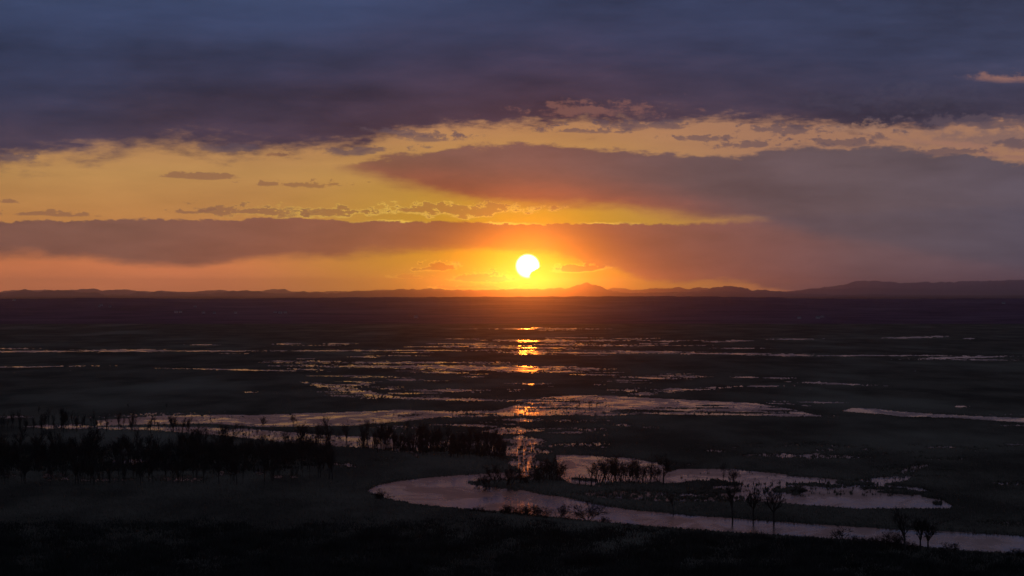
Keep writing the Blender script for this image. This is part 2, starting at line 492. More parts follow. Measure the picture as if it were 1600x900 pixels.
# ------------------------------------------------------------------ the marsh: land and flood water
# lens-shaped pools: x0, x1, row at x0, row at x1, half depth in rows, openness (1 = clear water, less = reeds standing in it)
POOLS = [
    # far plain
    (0, 45, 544.5, 544.5, .8, .7), (-60, 140, 549.6, 548.6, 1.1, .95), (128, 268, 548, 548, 2.2, .85), (255, 410, 548.4, 548.6, 1.0, .85), (395, 770, 548, 547.4, .7, .95), (300, 335, 538.5, 538.5, .7, .9),
    (-60, 118, 574, 572.2, .9, .95), (300, 455, 576.5, 579.5, 1.0, .95), (375, 402, 613, 613, .9, .6),
    (433, 462, 537.4, 537.2, .9, .95), (512, 548, 537, 537, .9, .95), (553, 588, 557.7, 557.7, 1.2, .95), (420, 462, 564.5, 564.5, 1.1, .9), (478, 502, 564.5, 564.5, .8, .7),
    (545, 735, 566.8, 566.3, 1.5, .85), (515, 825, 572, 574.5, 2.4, .85), (665, 862, 575.5, 577.5, 3.0, .88), (463, 502, 576.5, 578, 1.2, .95), (663, 722, 581.8, 582.2, 1.1, .98), (615, 652, 593, 593, 1.2, .98),
    (555, 578, 589.5, 589.5, .9, .8), (735, 757, 589, 589, .8, .7), (558, 580, 598, 598, 2.2, .75), (535, 556, 602, 601.5, 1.2, .75), (500, 596, 602, 618, 4.6, .62), (655, 745, 610, 610, 1.7, .85),
    (598, 622, 607.5, 607.5, 1.1, .65), (596, 785, 621.5, 626, 2.0, .85), (556, 604, 620, 621, 2.2, .5), (780, 830, 627, 626, 1.0, .7), (690, 735, 541.2, 541, .7, .8), (733, 812, 542.8, 542.8, 1.2, .98), (718, 762, 537.5, 537.5, .9, .9), (762, 812, 531.5, 531.5, .9, .9),
    (775, 905, 513.8, 513.8, .8, .98), (802, 890, 532.6, 532.6, 2.4, .9), (880, 978, 532, 532, 1.1, .7), (852, 905, 538.5, 538.5, 1.0, .9), (900, 1005, 539.5, 539.5, 1.1, .6), (798, 872, 543.7, 543.7, 1.4, .98),
    (792, 858, 550.5, 550.5, 2.6, .98), (848, 965, 551.2, 551.8, 1.3, .95), (955, 1065, 550, 550, 1.5, .95), (1055, 1215, 552.3, 553, 1.0, .95), (1026, 1052, 533.5, 533.2, 1.1, .9), (1028, 1042, 537, 537, .9, .8),
    (1132, 1178, 532.5, 532.5, .8, .85), (1108, 1137, 534, 534, .7, .7), (1128, 1182, 544.3, 544.3, .8, .8),
    (770, 858, 576.5, 577, 5.2, .95), (845, 885, 573, 573, 1.1, .85), (850, 905, 580.5, 580.8, 1.1, .85), (883, 942, 576, 576.3, 1.1, .85), (900, 952, 585, 585.5, 1.3, .85), (983, 1052, 589.5, 591.5, 1.4, .85),
    (963, 1003, 594, 594.6, .9, .7), (968, 982, 597.5, 597.5, 1.1, .8), (1053, 1098, 588.8, 588.6, 1.1, .9), (813, 843, 600, 600, 1.0, .85), (798, 818, 609, 609, .9, .7), (973, 992, 610, 610, 1.7, .85), (1033, 1080, 609, 609, 2.2, .95),
    (992, 1022, 615.5, 615.5, 2.2, .9), (1148, 1190, 589.2, 590, 1.2, .95), (1158, 1222, 603.5, 603.3, 1.3, .95), (1098, 1132, 606, 605.6, .9, .75),
    (1212, 1272, 530, 529.6, .8, .8), (1390, 1455, 528, 526.8, 1.1, .95), (1452, 1478, 525.5, 525.5, 1.0, .95), (1503, 1522, 529, 529, 1.1, .9), (1195, 1262, 554.5, 555, 1.7, .85), (1255, 1505, 555.5, 555.8, .8, .85),
    (1435, 1568, 560.4, 557.0, 1.6, .95), (1465, 1585, 562, 563, .8, .8), (1195, 1237, 590.8, 591.5, 1.1, .95), (1252, 1348, 597.4, 601.2, 1.5, .85), (1232, 1318, 627.6, 629, 1.0, .92), (1198, 1242, 630.5, 632, .9, .85),
    (1250, 1264, 634, 634, 1.1, .95), (1195, 1240, 641, 642.5, 1.8, .92), (1195, 1293, 648.6, 650.5, 1.9, .92), (1488, 1508, 635.5, 635.5, 1.0, .9), (1555, 1680, 648, 649, 1.2, .85), (1535, 1680, 664, 667, 1.0, .8),
    # middle flood
    (790, 840, 656, 656, 2.6, .9), (875, 935, 657, 657, 2.2, .5), (935, 995, 663, 665, 2.2, .5), (845, 925, 676, 676, 2.2, .75), (912, 932, 672, 672, 4, .5), (845, 965, 696, 693, 3.2, .6),
    (700, 830, 643.5, 645.5, 2.8, .85), (670, 800, 651, 649.5, 1.6, .7), (680, 785, 664, 666, 2.1, .85), (705, 772, 676, 676, 1.2, .7), (745, 856, 674, 672, 7, .8), (780, 856, 688, 690, 9, .84), (740, 868, 704, 706, 11, .74), (790, 862, 724, 728, 13, .78), (800, 850, 742, 744, 7, .6),
    (555, 700, 690, 700, 16, .62), (640, 810, 694, 702, 14, .55), (570, 680, 668, 670, 3, .5),
    # left wood and tree line
    (-20, 58, 653, 651, 2.5, .6), (35, 155, 667, 667, 4.5, .8), (160, 300, 651, 646, 3, .5), (150, 275, 722, 722, 5, .85), (-40, 34, 743, 743, 7, .62), (55, 115, 745, 745, 8, .66), (95, 225, 751, 750, 4, .55), (320, 380, 740, 740, 9, .62),
    (396, 416, 738, 738, 11, .7), (422, 444, 746, 746, 6, .7), (446, 470, 746, 746, 5, .6), (490, 508, 720, 720, 5, .7), (515, 560, 724, 730, 6, .6), (582, 602, 720, 720, 1.0, .9), (225, 330, 748, 750, 6, .6), (20, 60, 722, 722, 3, .5),
    # right-hand flood
    (1150, 1372, 711, 715, 5, .66), (1095, 1140, 705, 706, 4, .5), (1205, 1300, 697, 694, 3, .3), (1340, 1370, 703, 703, 2, .5), (1405, 1455, 738, 726, 6, .6), (1385, 1440, 746, 744, 3, .55), (1360, 1420, 731, 731, 3, .4), (1520, 1680, 817, 824, 5, .6), (1543, 1576, 754, 756, 2, .75), (1565, 1680, 694, 696, 2.4, .7),
    (1290, 1302, 702, 702, 1.5, .8), (1410, 1500, 715, 718, 3, .25), (1450, 1560, 700, 702, 3, .25), (1000, 1046, 723.5, 723.5, 1.3, .9),
]
# larger sheets of water: outline and openness
SHEETS = [
    ([(765, 645), (850, 621), (900, 617), (960, 618), (1000, 621), (1080, 625), (1130, 628), (1180, 630), (1215, 636), (1245, 641), (1285, 651), (1200, 650), (1100, 648.5), (1000, 647), (940, 650), (900, 648), (850, 650), (790, 650)], .80),
    ([(950, 619), (1000, 621), (1080, 625), (1130, 628), (1180, 630), (1215, 636), (1245, 641), (1100, 642), (1000, 638), (950, 640)], .93),
    ([(1318, 641), (1330, 637), (1365, 638), (1400, 642), (1450, 646), (1520, 650), (1600, 653.5), (1720, 659), (1720, 670), (1600, 661), (1550, 658), (1480, 652.5), (1410, 652), (1380, 647.5), (1350, 645.5), (1318, 643)], .99),
    ([(150, 657), (250, 650), (330, 648), (400, 649), (480, 645), (560, 643), (620, 641), (700, 643), (730, 646), (680, 653), (620, 661), (550, 666), (480, 667), (400, 668), (330, 663), (250, 664), (150, 666)], .90),
    ([(400, 651), (480, 647), (560, 645), (600, 645), (610, 654), (550, 659), (480, 663), (400, 665)], .99),
    ([(150, 667), (250, 667), (330, 668), (400, 671), (460, 676), (520, 680), (600, 684), (640, 694), (600, 702), (500, 697), (450, 693), (400, 687), (350, 682), (250, 674), (150, 671)], .80),
    # the river: a bend that sweeps in from the flood and out to the right
    ([(573, 766), (590, 757.5), (620, 751.5), (660, 747), (700, 743.5), (750, 741), (800, 738), (830, 740), (800, 762), (840, 771), (880, 776), (920, 784), (960, 792), (1000, 797.5), (1060, 802.5), (1120, 807.5), (1200, 813), (1300, 820), (1400, 826), (1500, 830.5),
      (1600, 836), (1760, 845), (1760, 882), (1600, 867), (1480, 860), (1380, 850.5), (1290, 843), (1210, 837.5), (1130, 832.5), (1060, 827.5), (1000, 822.5), (930, 816.5), (870, 810), (800, 802.5), (730, 797.5), (680, 793), (628, 787), (600, 779), (580, 771)], 1.0),
    ([(868, 711), (880, 710.5), (935, 712), (985, 715.5), (1010, 720), (1040, 728), (1044, 752), (1000, 757), (940, 762), (890, 757), (870, 745)], .995),
    ([(1030, 741), (1060, 733), (1150, 733), (1230, 742), (1240, 752), (1150, 756), (1090, 752), (1060, 756), (1030, 757)], .96),
    ([(880, 772), (960, 766), (1050, 768), (1130, 762), (1200, 760), (1200, 787), (1120, 785), (1050, 786), (960, 782)], .64),
    ([(1100, 748), (1200, 742), (1280, 747), (1330, 752), (1375, 745), (1425, 744), (1420, 752), (1380, 758), (1440, 762), (1458, 770), (1440, 776), (1300, 778), (1200, 779), (1130, 776)], .84),
    ([(1195, 777), (1300, 775), (1440, 776), (1472, 781), (1492, 792), (1484, 797), (1420, 796.5), (1340, 797.5), (1300, 794), (1250, 790.5), (1195, 786)], .985),
]
# hummocks and reed islands inside the water
HUMMOCKS = [(1005, 1155, 637.5, 637.5, 1.3, 1), (945, 1085, 641.5, 643, 2.2, 1), (1105, 1240, 644.5, 646, 1.3, 1), (800, 950, 638, 638.5, 1.2, .7), (850, 960, 627, 629, 1.4, .6), (1300, 1372, 754, 757, 3.5, 1), (1370, 1462, 769.5, 772, 2.6, 1), (1205, 1262, 766, 768, 6, .9), (1225, 1300, 757, 759, 2, .8),
            (1080, 1160, 753, 757, 4, .9), (1050, 1160, 768, 768, 4, .8), (925, 1045, 757, 757, 4, .75), (730, 895, 754, 762, 7.5, 1), (735, 800, 756, 757, 4.5, 1), (400, 580, 669, 672, 2.4, 1), (560, 700, 664, 660, 2.2, .8), (1000, 1150, 779, 776, 3, .35), (250, 400, 665.5, 668, 1.6, 1), (620, 660, 650, 649, 1.6, .7),
            (1455, 1475, 786, 787, 2.5, .8), (590, 640, 785, 787, 3, 1), (1285, 1330, 760, 762, 1.5, .8), (1340, 1420, 763, 765, 1.6, .8), (890, 935, 748, 751, 1.4, .8)]

hrnd = random.Random(12)
for k in range(16):
    c_ = hrnd.uniform(830, 1230); l_ = hrnd.uniform(12, 60); y_ = 620 + (c_ - 830) * .035 + hrnd.uniform(0, 24)
    HUMMOCKS.append((c_ - l_, c_ + l_, y_, y_ + l_ * .02, hrnd.uniform(.5, 1.1), .9))
gx = np.concatenate([np.linspace(-2600, -150, 40), np.arange(-140, 1740, 1.5), np.linspace(1750, 4200, 40)])
gy = np.concatenate([np.arange(506.0, 600, .55), np.arange(600.0, 930, .95), np.geomspace(932, 2800, 50)])
GX, GY = np.meshgrid(gx, gy)
rng = np.random.RandomState(8)
DIST = CAM_H * F / (GY - HORIZON)
WX = (GX - 800) / F * DIST
WY = DIST
wob = fbm(WX / 60, WY / 200, 3, 4) - .5
wobx = (fbm(WX / 25, WY / 90, 5, 4) - .5) * 10
woby = wob * np.clip((GY - 500) / 40, .25, 3.2)
open_ = np.zeros_like(GX)


def lens_mask(x0, x1, ya, yb, half):
    c0, c1 = np.searchsorted(gx, [x0 - 6, x1 + 6]); r0, r1 = np.searchsorted(gy, [min(ya, yb) - half * 2.2 - 1.5, max(ya, yb) + half * 2.2 + 1.5])
    sl = (slice(r0, r1), slice(c0, c1))
    X = GX[sl] + wobx[sl] * .5; Y = GY[sl] + woby[sl] * .7
    t = np.clip((X - x0) / (x1 - x0), 0, 1)
    prof = half * np.clip(np.sin(np.pi * t), 0, 1) ** 1.0 * (.15 + 1.5 * fbm(X / 13, Y * 0 + ya, 61, 4)) + 1e-4
    q = np.abs(Y - (ya + (yb - ya) * t)) / prof
    return sl, (1 - sstep(q, .65, 1.25)) * ((X > x0) & (X < x1))


def poly_mask(pts):
    p = np.array(pts, float)
    c0, c1 = np.searchsorted(gx, [p[:, 0].min() - 8, p[:, 0].max() + 8]); r0, r1 = np.searchsorted(gy, [p[:, 1].min() - 5, p[:, 1].max() + 5])
    sl = (slice(r0, r1), slice(c0, c1))
    X = GX[sl] + wobx[sl] * .6; Y = GY[sl] + woby[sl] * .6
    ins = np.zeros(X.shape, bool)
    for (xa, ya), (xb, yb) in zip(p, np.roll(p, -1, 0)):
        if ya == yb: continue
        c = ((ya > Y) != (yb > Y)) & (X < (xb - xa) * (Y - ya) / (yb - ya) + xa)
        ins ^= c
    return sl, ins.astype(float)


# broken fringes round the pools and thin threads of water across the plain
frnd = random.Random(5)
FRINGE = []
for x0, x1, ya, yb, hf_, dn in POOLS:
    w_ = x1 - x0
    if ya < 660:
        FRINGE.append((x0 - w_ * .45, x1 + w_ * .45, ya - (yb - ya) * .45, yb + (yb - ya) * .45, hf_ * 1.1 + .4, .40 if 430 < (x0 + x1) / 2 < 1150 else .26))
        for k in range(2 if 480 < (x0 + x1) / 2 < 1100 else 0):
            c_ = frnd.uniform(x0 - 40, x1 + 40); l_ = frnd.uniform(12, 60); y_ = (ya + yb) / 2 + frnd.uniform(-5, 5)
            FRINGE.append((c_ - l_, c_ + l_, y_, y_ + frnd.uniform(-.8, .8), frnd.uniform(.35, .8), frnd.uniform(.4, .75)))
    else:
        for k in range(3):
            c_ = frnd.uniform(x0 - 30, x1 + 30); l_ = frnd.uniform(8, 40); y_ = (ya + yb) / 2 + frnd.uniform(-1, 1) * (hf_ + 4)
            if x1 > 560 and y_ < 765: FRINGE.append((c_ - l_, c_ + l_, y_, y_ + frnd.uniform(-1, 1), frnd.uniform(.7, 1.8), frnd.uniform(.35, .65)))
for x0, x1, ya, yb, hf_, dn in POOLS + FRINGE:
    sl, m_ = lens_mask(x0, x1, ya, yb, hf_)
    open_[sl] = np.maximum(open_[sl], m_ * dn)
for pts, dn in SHEETS:
    sl, m_ = poly_mask(pts)
    open_[sl] = np.maximum(open_[sl], m_ * dn)
for x0, x1, ya, yb, hf_, dn in HUMMOCKS:
    sl, m_ = lens_mask(x0, x1, ya, yb, hf_)
    open_[sl] *= 1 - m_ * dn
grain = .55 * fbm(GX / 5.0, GY / 1.6, 51, 3) + .45 * rng.rand(*GX.shape)
grain = np.clip((grain - .5) * 1.55 + .5, .02, .98)
wet = sstep(open_ - grain, -.05, .05)
# sedge height: low on the far plain, taller reeds along the river
near = sstep(GY, 560, 800)
H = .16 + .35 * near
spike = rng.rand(*GX.shape) ** 3
broad = fbm(WX / 35, WY / 60, 71, 4)
Z = (1 - wet) * (H * (.35 + .9 * broad) + spike * (.10 + .6 * near) + .05) - wet * .7
Z = np.where(GY > 932, 0.5, Z)
marsh_me = mesh_from('marsh', np.stack([WX, WY, Z], -1).reshape(-1, 3), grid_faces(len(gy), len(gx)), None)
m_marsh = noise_mat('sedge_marsh', (.046, .040, .030), (.092, .080, .058), .02, stretch=(1, .35, 1), c2=(.13, .118, .086), scale2=.006)
marsh_me.materials.append(m_marsh)
obj('marsh', marsh_me, kind='structure')

# flood water and river
m_water, gw, bw = material('still_water')
pw = pos(gw)
mpw = gw.t.nodes.new('ShaderNodeMapping'); gw.t.links.new(pw, mpw.inputs['Vector']); mpw.inputs['Scale'].default_value = (1, .5, 1)
wn = gw.noise(mpw.outputs[0], .045, 6, .65, .6)
bw.inputs['Base Color'].default_value = (.012, .012, .013, 1)
gw.put(bw.inputs['Roughness'], gw.step(wn, .38, .62, 'SMOOTHSTEP', .09, .36))
bw.inputs['IOR'].default_value = 1.333
rn = gw.noise(mpw.outputs[0], .22, 4, .6, .4)
bp = gw.t.nodes.new('ShaderNodeBump')
bp.inputs['Strength'].default_value = .16
bp.inputs['Distance'].default_value = .12
gw.put(bp.inputs['Height'], rn)
gw.t.links.new(bp.outputs[0], bw.inputs['Normal'])
obj('water', mesh_from('water', [(-9000, 100, 0), (9000, 100, 0), (9000, 4880, 0), (-9000, 4880, 0)], [(0, 1, 2, 3)], m_water), kind='structure')

# the wooded bluff the photograph was taken from
hx, hy = np.meshgrid(np.linspace(-400, 400, 61), np.linspace(-600, 200, 61))
hz = -1.5 + 74.0 * np.exp(-((np.hypot(hx, np.minimum(hy + 30, 0) * .3 + np.maximum(hy + 30, 0))) / 62) ** 2) + (fbm(hx / 40, hy / 40, 9, 3) - .5) * 3
hz = np.minimum(hz, 72.5)
obj('lookout_hill', mesh_from('lookout_hill', np.stack([hx, hy, hz], -1).reshape(-1, 3), grid_faces(61, 61), m_forest, True), kind='structure')


def surface_z(x, y):
    r = np.clip(np.searchsorted(gy, y), 0, len(gy) - 1); c = np.clip(np.searchsorted(gx, x), 0, len(gx) - 1)
    return wet[r, c]


# ------------------------------------------------------------------ bare trees
m_bark = noise_mat('bark', (.030, .025, .021), (.065, .055, .046), 3.0)
m_twig = noise_mat('twigs', (.030, .024, .021), (.055, .044, .036), 2.0)


class Tubes:
    def __init__(self): self.v = []; self.f = []
    def seg(self, a, b, ra, rb, n=5):
        d = (b - a)
        if d.length < 1e-6: return
        d.normalize()
        t = d.orthogonal().normalized(); s = d.cross(t)
        k = len(self.v)
        for p, r in ((a, ra), (b, rb)):
            for i in range(n):
                w = 2 * math.pi * i / n
                self.v.append(p + (t * math.cos(w) + s * math.sin(w)) * r)
        for i in range(n):
            j = (i + 1) % n
            self.f.append((k + i, k + j, k + n + j, k + n + i))
    def mesh(self, name, mat): return mesh_from(name, [tuple(p) for p in self.v], self.f, mat)


def rot_dir(d, ang, rnd):
    ax = d.orthogonal().normalized()
    from mathutils import Quaternion
    ax = Quaternion(d, rnd.uniform(0, 2 * math.pi)) @ ax
    return (Quaternion(ax, ang) @ d).normalized()


def grow(tr, cr, p, d, L, r, lev, maxlev, rnd, spread, up, wig, kids, thin):
    """one limb: a wiggling chain of segments with side shoots"""
    n = 4 if lev < 2 else 3
    pts = [p]; dirs = []
    q = p.copy(); dd = d.copy()
    for i in range(n):
        dd = (dd + Vector((rnd.gauss(0, wig), rnd.gauss(0, wig), rnd.gauss(0, wig * .6) + up * .12))).normalized()
        q = q + dd * (L / n)
        pts.append(q.copy()); dirs.append(dd.copy())
    tgt = tr if lev <= 1 else cr
    for i in range(n):
        ra = r * (1 - .62 * i / n); rb = r * (1 - .62 * (i + 1) / n)
        tgt.seg(pts[i], pts[i + 1], max(ra, thin), max(rb, thin), 6 if lev == 0 else (4 if lev == 1 else 3))
    if lev >= maxlev: return
    k = kids[min(lev, len(kids) - 1)]
    for j in range(k):
        t = rnd.uniform(.38 if lev == 0 else .25, 1.0)
        i = min(int(t * n), n - 1)
        base = pts[i].lerp(pts[i + 1], t * n - i)
        nd = rot_dir(dirs[i], rnd.uniform(*spread), rnd)
        nd = (nd + Vector((0, 0, up * .5))).normalized()
        grow(tr, cr, base, nd, L * rnd.uniform(.42, .68) * (1.15 - .35 * t), r * .55 * (1.1 - .4 * t), lev + 1, maxlev, rnd, spread, up, wig * 1.1, kids, thin)


def make_tree(seed, style):
    rnd = random.Random(seed)
    tr, cr = Tubes(), Tubes()
    if style == 'tall':
        grow(tr, cr, Vector((0, 0, -.6)), Vector((0, 0, 1)), 6.8, .30, 0, 4, rnd, (.4, .9), .4, .06, (8, 5, 4, 2), .026)
    elif style == 'fan':
        tr.seg(Vector((0, 0, -.6)), Vector((0, .0, 3.4)), .32, .22, 6)
        for i in range(8):
            a = i * 2.4 + rnd.uniform(-.3, .3); b = rnd.uniform(.15, 1.0)
            grow(tr, cr, Vector((0, 0, rnd.uniform(2.8, 3.4))), Vector((math.cos(a) * b, math.sin(a) * b, 1)).normalized(), rnd.uniform(3.6, 5.4), .15, 1, 4, rnd, (.35, .8), .2, .12, (6, 5, 4, 3), .034)
    elif style == 'slim':
        grow(tr, cr, Vector((0, 0, -.6)), Vector((0, 0, 1)), 8.6, .21, 0, 3, rnd, (.35, .8), .5, .05, (11, 4, 3), .026)
    elif style == 'shrub':
        for i in range(9):
            a = rnd.uniform(0, 6.28); b = rnd.uniform(.2, 1.1)
            grow(tr, cr, Vector((math.cos(a) * .25, math.sin(a) * .25, -.3)), Vector((math.cos(a) * b, math.sin(a) * b, 1)).normalized(), rnd.uniform(2.4, 4.2), .07, 1, 4, rnd, (.35, .9), .15, .16, (7, 6, 4, 4), .024)
    elif style == 'willow':
        for i in range(4):
            a = rnd.uniform(0, 6.28); b = rnd.uniform(.25, .8)
            grow(tr, cr, Vector((math.cos(a) * .3, math.sin(a) * .3, -.5)), Vector((math.cos(a) * b, math.sin(a) * b, 1)).normalized(), rnd.uniform(4.0, 5.6), .17, 0, 3, rnd, (.35, .85), .25, .2, (5, 5, 3), .03)
    elif style == 'snag':
        grow(tr, cr, Vector((0, 0, -.5)), Vector((.05, 0, 1)), 5.5, .34, 0, 2, rnd, (.5, 1.1), .3, .09, (5, 3), .04)
    elif style == 'stub':
        grow(tr, cr, Vector((0, 0, -.5)), Vector((.1, 0, 1)), 3.2, .22, 0, 1, rnd, (.5, 1.1), .3, .16, (4, 2), .035)
        cr.seg(tr.v[0].lerp(tr.v[-1], .5), tr.v[0].lerp(tr.v[-1], .5) + Vector((.5, .1, .7)), .04, .02, 3)
    top = max(p.z for p in tr.v + cr.v)
    return tr.mesh('trunk', m_bark), cr.mesh('crown', m_twig), top


VAR = {}
for st, cnt in (('tall', 4), ('fan', 3), ('slim', 6), ('shrub', 6), ('willow', 4), ('snag', 2), ('stub', 3)):
    VAR[st] = [make_tree(100 + 31 * i + len(st) * 7, st) for i in range(cnt)]

trnd = random.Random(77)


def plant(name, label, cat, style, x, y, hpx, group=None, var=None, wide=1.0, rot=None, z=0.0):
    """a tree whose foot shows at (x, y) and that stands hpx rows tall"""
    k = trnd.randrange(len(VAR[style])) if var is None else var % len(VAR[style])
    tm, cm, top = VAR[style][k]
    loc = P(x, y, z)
    D = loc.y
    s = hpx * D / F / top
    e = obj(name, None, None, loc, label, cat, group)
    e.rotation_euler = (0, 0, trnd.uniform(0, 6.28) if rot is None else rot)
    e.scale = (s * wide, s * wide, s)
    for nm, me in (('trunk', tm), ('crown', cm)):
        obj(nm, me, e)
    return e


# single trees and shrubs one can point to
ONE = [
    ('bare_shrub', 'round bare shrub at the tip of the river bend', 'shrub', 'shrub', 597, 782, 20, 1.15),
    ('bare_shrub', 'wide spreading bare shrub on the near bank below the sun glitter', 'shrub', 'shrub', 919, 814, 34, 1.35),
    ('bare_shrub', 'small upright shrub just beside the wide spreading one on the bank', 'shrub', 'shrub', 874, 810, 24, .8),
    ('bare_tree', 'slender bare tree on the reed island, shortest of four by the river', 'tree', 'slim', 1052, 803, 32, 1.0),
    ('bare_tree', 'tall narrow bare tree at the water edge beside two fan-crowned trees', 'tree', 'tall', 1145, 813, 66, .8),
    ('bare_tree', 'fan-crowned bare tree standing between two others at the river edge', 'tree', 'fan', 1177, 811, 48, 1.0),
    ('bare_tree', 'fan-crowned bare tree at the river edge, end of a row of three', 'tree', 'fan', 1209, 816, 54, 1.0),
    ('bare_shrub', 'tangled shrub with an arching limb on the near bank at the right', 'shrub', 'willow', 1316, 848, 30, 1.25),
    ('bare_tree', 'dark dense bare tree, tallest of the near bank group at the right', 'tree', 'tall', 1414, 864, 76, 1.0),
    ('bare_tree', 'bare tree with open limbs in the middle of the near bank trio', 'tree', 'fan', 1438, 862, 60, .9),
    ('bare_tree', 'bare tree leaning a limb over the water, last of the near bank trio', 'tree', 'fan', 1450, 862, 56, 1.1),
    ('bare_shrub', 'low bushy willow with glints beneath it at the island tip', 'shrub', 'willow', 762, 762, 24, 1.5),
    ('bare_shrub', 'dark rounded willow under the sun glitter on the island', 'shrub', 'willow', 793, 760, 32, 1.3),
    ('bare_shrub', 'large dark rounded willow beside the open channel and sun glitter', 'shrub', 'willow', 863, 752, 42, 1.1),
    ('bare_shrub', 'dark willow crossed by the red sun glitter on the island', 'shrub', 'willow', 829, 756, 26, 1.2),
    ('dead_tree', 'broken dead stump standing alone in the channel, thickest stub', 'stump', 'stub', 906, 760, 20, .8),
    ('dead_tree', 'small looped dead stub in the water beside the dead tree', 'stump', 'stub', 915, 757, 16, .8),
    ('dead_tree', 'thick dead tree with short limbs at the end of the drowned willows', 'tree', 'snag', 923, 763, 38, .9),
    ('bare_tree', 'straight bare tree at the right end of the drowned willow row', 'tree', 'tall', 1036, 759, 52, 1.0),
    ('bare_tree', 'thin bare tree in the flooded reeds, taller of a pair', 'tree', 'slim', 1130, 756, 36, .9),
    ('bare_shrub', 'forked bare sapling in the flooded reeds, shorter of a pair', 'shrub', 'shrub', 1146, 752, 22, .9),
    ('bare_tree', 'round lone bare tree before the broad pale pool', 'tree', 'fan', 458, 667, 20, 1.0),
    ('bare_tree', 'small bare tree at the pale pool edge, beside the left tree line', 'tree', 'fan', 411, 671, 22, 1.0),
    ('bare_tree', 'tall dark bare tree with a long reflection below the pale pool', 'tree', 'tall', 541, 692, 36, .8),
    ('bare_shrub', 'dark bushy reed clump shrub on the flooded meadow at the right', 'shrub', 'shrub', 1246, 771, 12, 1.6),
]
for name, lab, cat, st, x, y, hp, wd in ONE:
    plant(name, lab, cat, st, x, y, hp, None, None, wd)

# drowned willows in the channel
for i in range(15):
    x = 932 + i * 6.9 + trnd.uniform(-2, 2)
    plant('drowned_willow', 'bare willow in the row standing in the channel water', 'willow', 'willow', x, 750 + trnd.uniform(-3, 6), trnd.uniform(33, 45) * (1 - .15 * (i > 10)), 'drowned willow row in the channel', wide=.8)
for i in range(9):
    x = 862 + i * 4.6 + trnd.uniform(-2, 2)
    plant('drowned_stub', 'tiny dead stub in the shallows right of the large dark willow', 'stump', 'stub', x, 753 + trnd.uniform(-2, 2), trnd.uniform(5, 10), 'dead stubs in the shallows')
# shrubs along the near bank
BANK = [(780, 'low bare shrub on the near bank, below the glinting island tip', 'bank shrubs below the island tip'),
        (860, 'bare shrub on the near bank before the red glitter in the river', 'bank shrubs before the red glitter'),
        (960, 'little shrub beside the wide spreading shrub on the near bank', 'bank shrubs by the wide one'),
        (1100, 'low tuft-like shrub on the bank opposite the shortest island tree', 'bank shrubs opposite the short tree'),
        (1330, 'low shrub by the tangled shrub with the arching limb', 'bank shrubs by the tangled one'),
        (1460, 'bare shrub crowding round the near bank trio of trees', 'bank shrubs round the trio'),
        (1700, 'low bare shrub on the near bank beyond the trio, at the edge', 'bank shrubs beyond the trio')]
for (x, y, hp) in [(738, 800, 9), (748, 801, 12), (757, 802, 9), (771, 803, 8), (789, 804, 14), (798, 804, 17), (808, 805, 13), (818, 806, 15), (828, 807, 18), (840, 809, 19), (852, 811, 10), (885, 813, 9), (942, 818, 12), (975, 823, 6), (983, 824, 8),
                   (1003, 826, 6), (1035, 829, 9), (1060, 831, 6), (1240, 844, 9), (1262, 846, 8), (1275, 847, 10), (1340, 851, 14), (1356, 853, 13), (1372, 855, 15), (1385, 857, 20), (1396, 858, 26), (1404, 860, 22), (1425, 861, 16), (1474, 863, 9), (1486, 864, 17), (1530, 867, 7), (1545, 869, 8), (1572, 871, 12), (1588, 872, 15), (1598, 873, 13)]:
    lab, grp = [q for q in BANK if x < q[0]][0][1:]
    plant('bank_shrub', lab, 'shrub', 'shrub', x, y + 1, hp * 1.1, grp, wide=1.1)
# shrubs on the island between the bends
for (x, y, hp) in [(745, 759, 12), (752, 757, 15), (775, 758, 18), (784, 752, 30), (803, 752, 30), (812, 756, 20), (840, 752, 22), (850, 750, 32), (857, 748, 34), (872, 750, 30), (845, 756, 16), (820, 757, 12), (770, 750, 24)]:
    plant('island_willow', 'dark bare willow in the thicket on the river island', 'willow', 'willow', x, y, hp, 'willow thicket on the river island', wide=1.15)
# flooded wood behind the island
for i in range(115):
    x = trnd.uniform(562, 790)
    y = 694 + (x - 560) * .075 + trnd.uniform(-10, 12)
    plant('flooded_tree', 'bare tree in the flooded wood between pale pool and sun glitter', 'tree', 'slim' if trnd.random() < .7 else 'tall', x, y, trnd.uniform(24, 38), 'flooded wood left of the sun glitter', wide=.95)
for i in range(16):
    x = trnd.uniform(470, 570)
    plant('flooded_tree', 'bare sapling in the thin row below the broad pale pool', 'tree', 'slim', x, 684 + (x - 470) * .12 + trnd.uniform(-6, 5), trnd.uniform(14, 24), 'saplings below the pale pool', wide=.9)
# tree line along the left flood
for i in range(88):
    x = trnd.uniform(-20, 405)
    y = 672 + max(0, x - 200) * .055 + trnd.uniform(-3, 5)
    plant('shore_tree', 'bare tree in the line along the long left pool', 'tree', 'slim' if trnd.random() < .6 else 'tall', x, y, trnd.uniform(16, 36) if x < 330 else trnd.uniform(16, 26), 'tree line along the left pool', wide=.75)
# the dense dark wood
for i in range(290):
    x = trnd.uniform(-30, 520)
    y = 706 + trnd.random() * 52 - max(0, x - 430) * .17
    wd = 1.1
    if i % 4 == 0: y = 758 + trnd.uniform(-5, 3) - max(0, x - 430) * .1; wd = .7
    elif y > 740: y -= 20
    plant('wood_tree', 'bare tree in the dense dark wood at the lower left', 'tree', 'slim' if trnd.random() < .55 else 'tall', x, y, trnd.uniform(30, 48), 'dense dark wood at lower left', wide=wd)
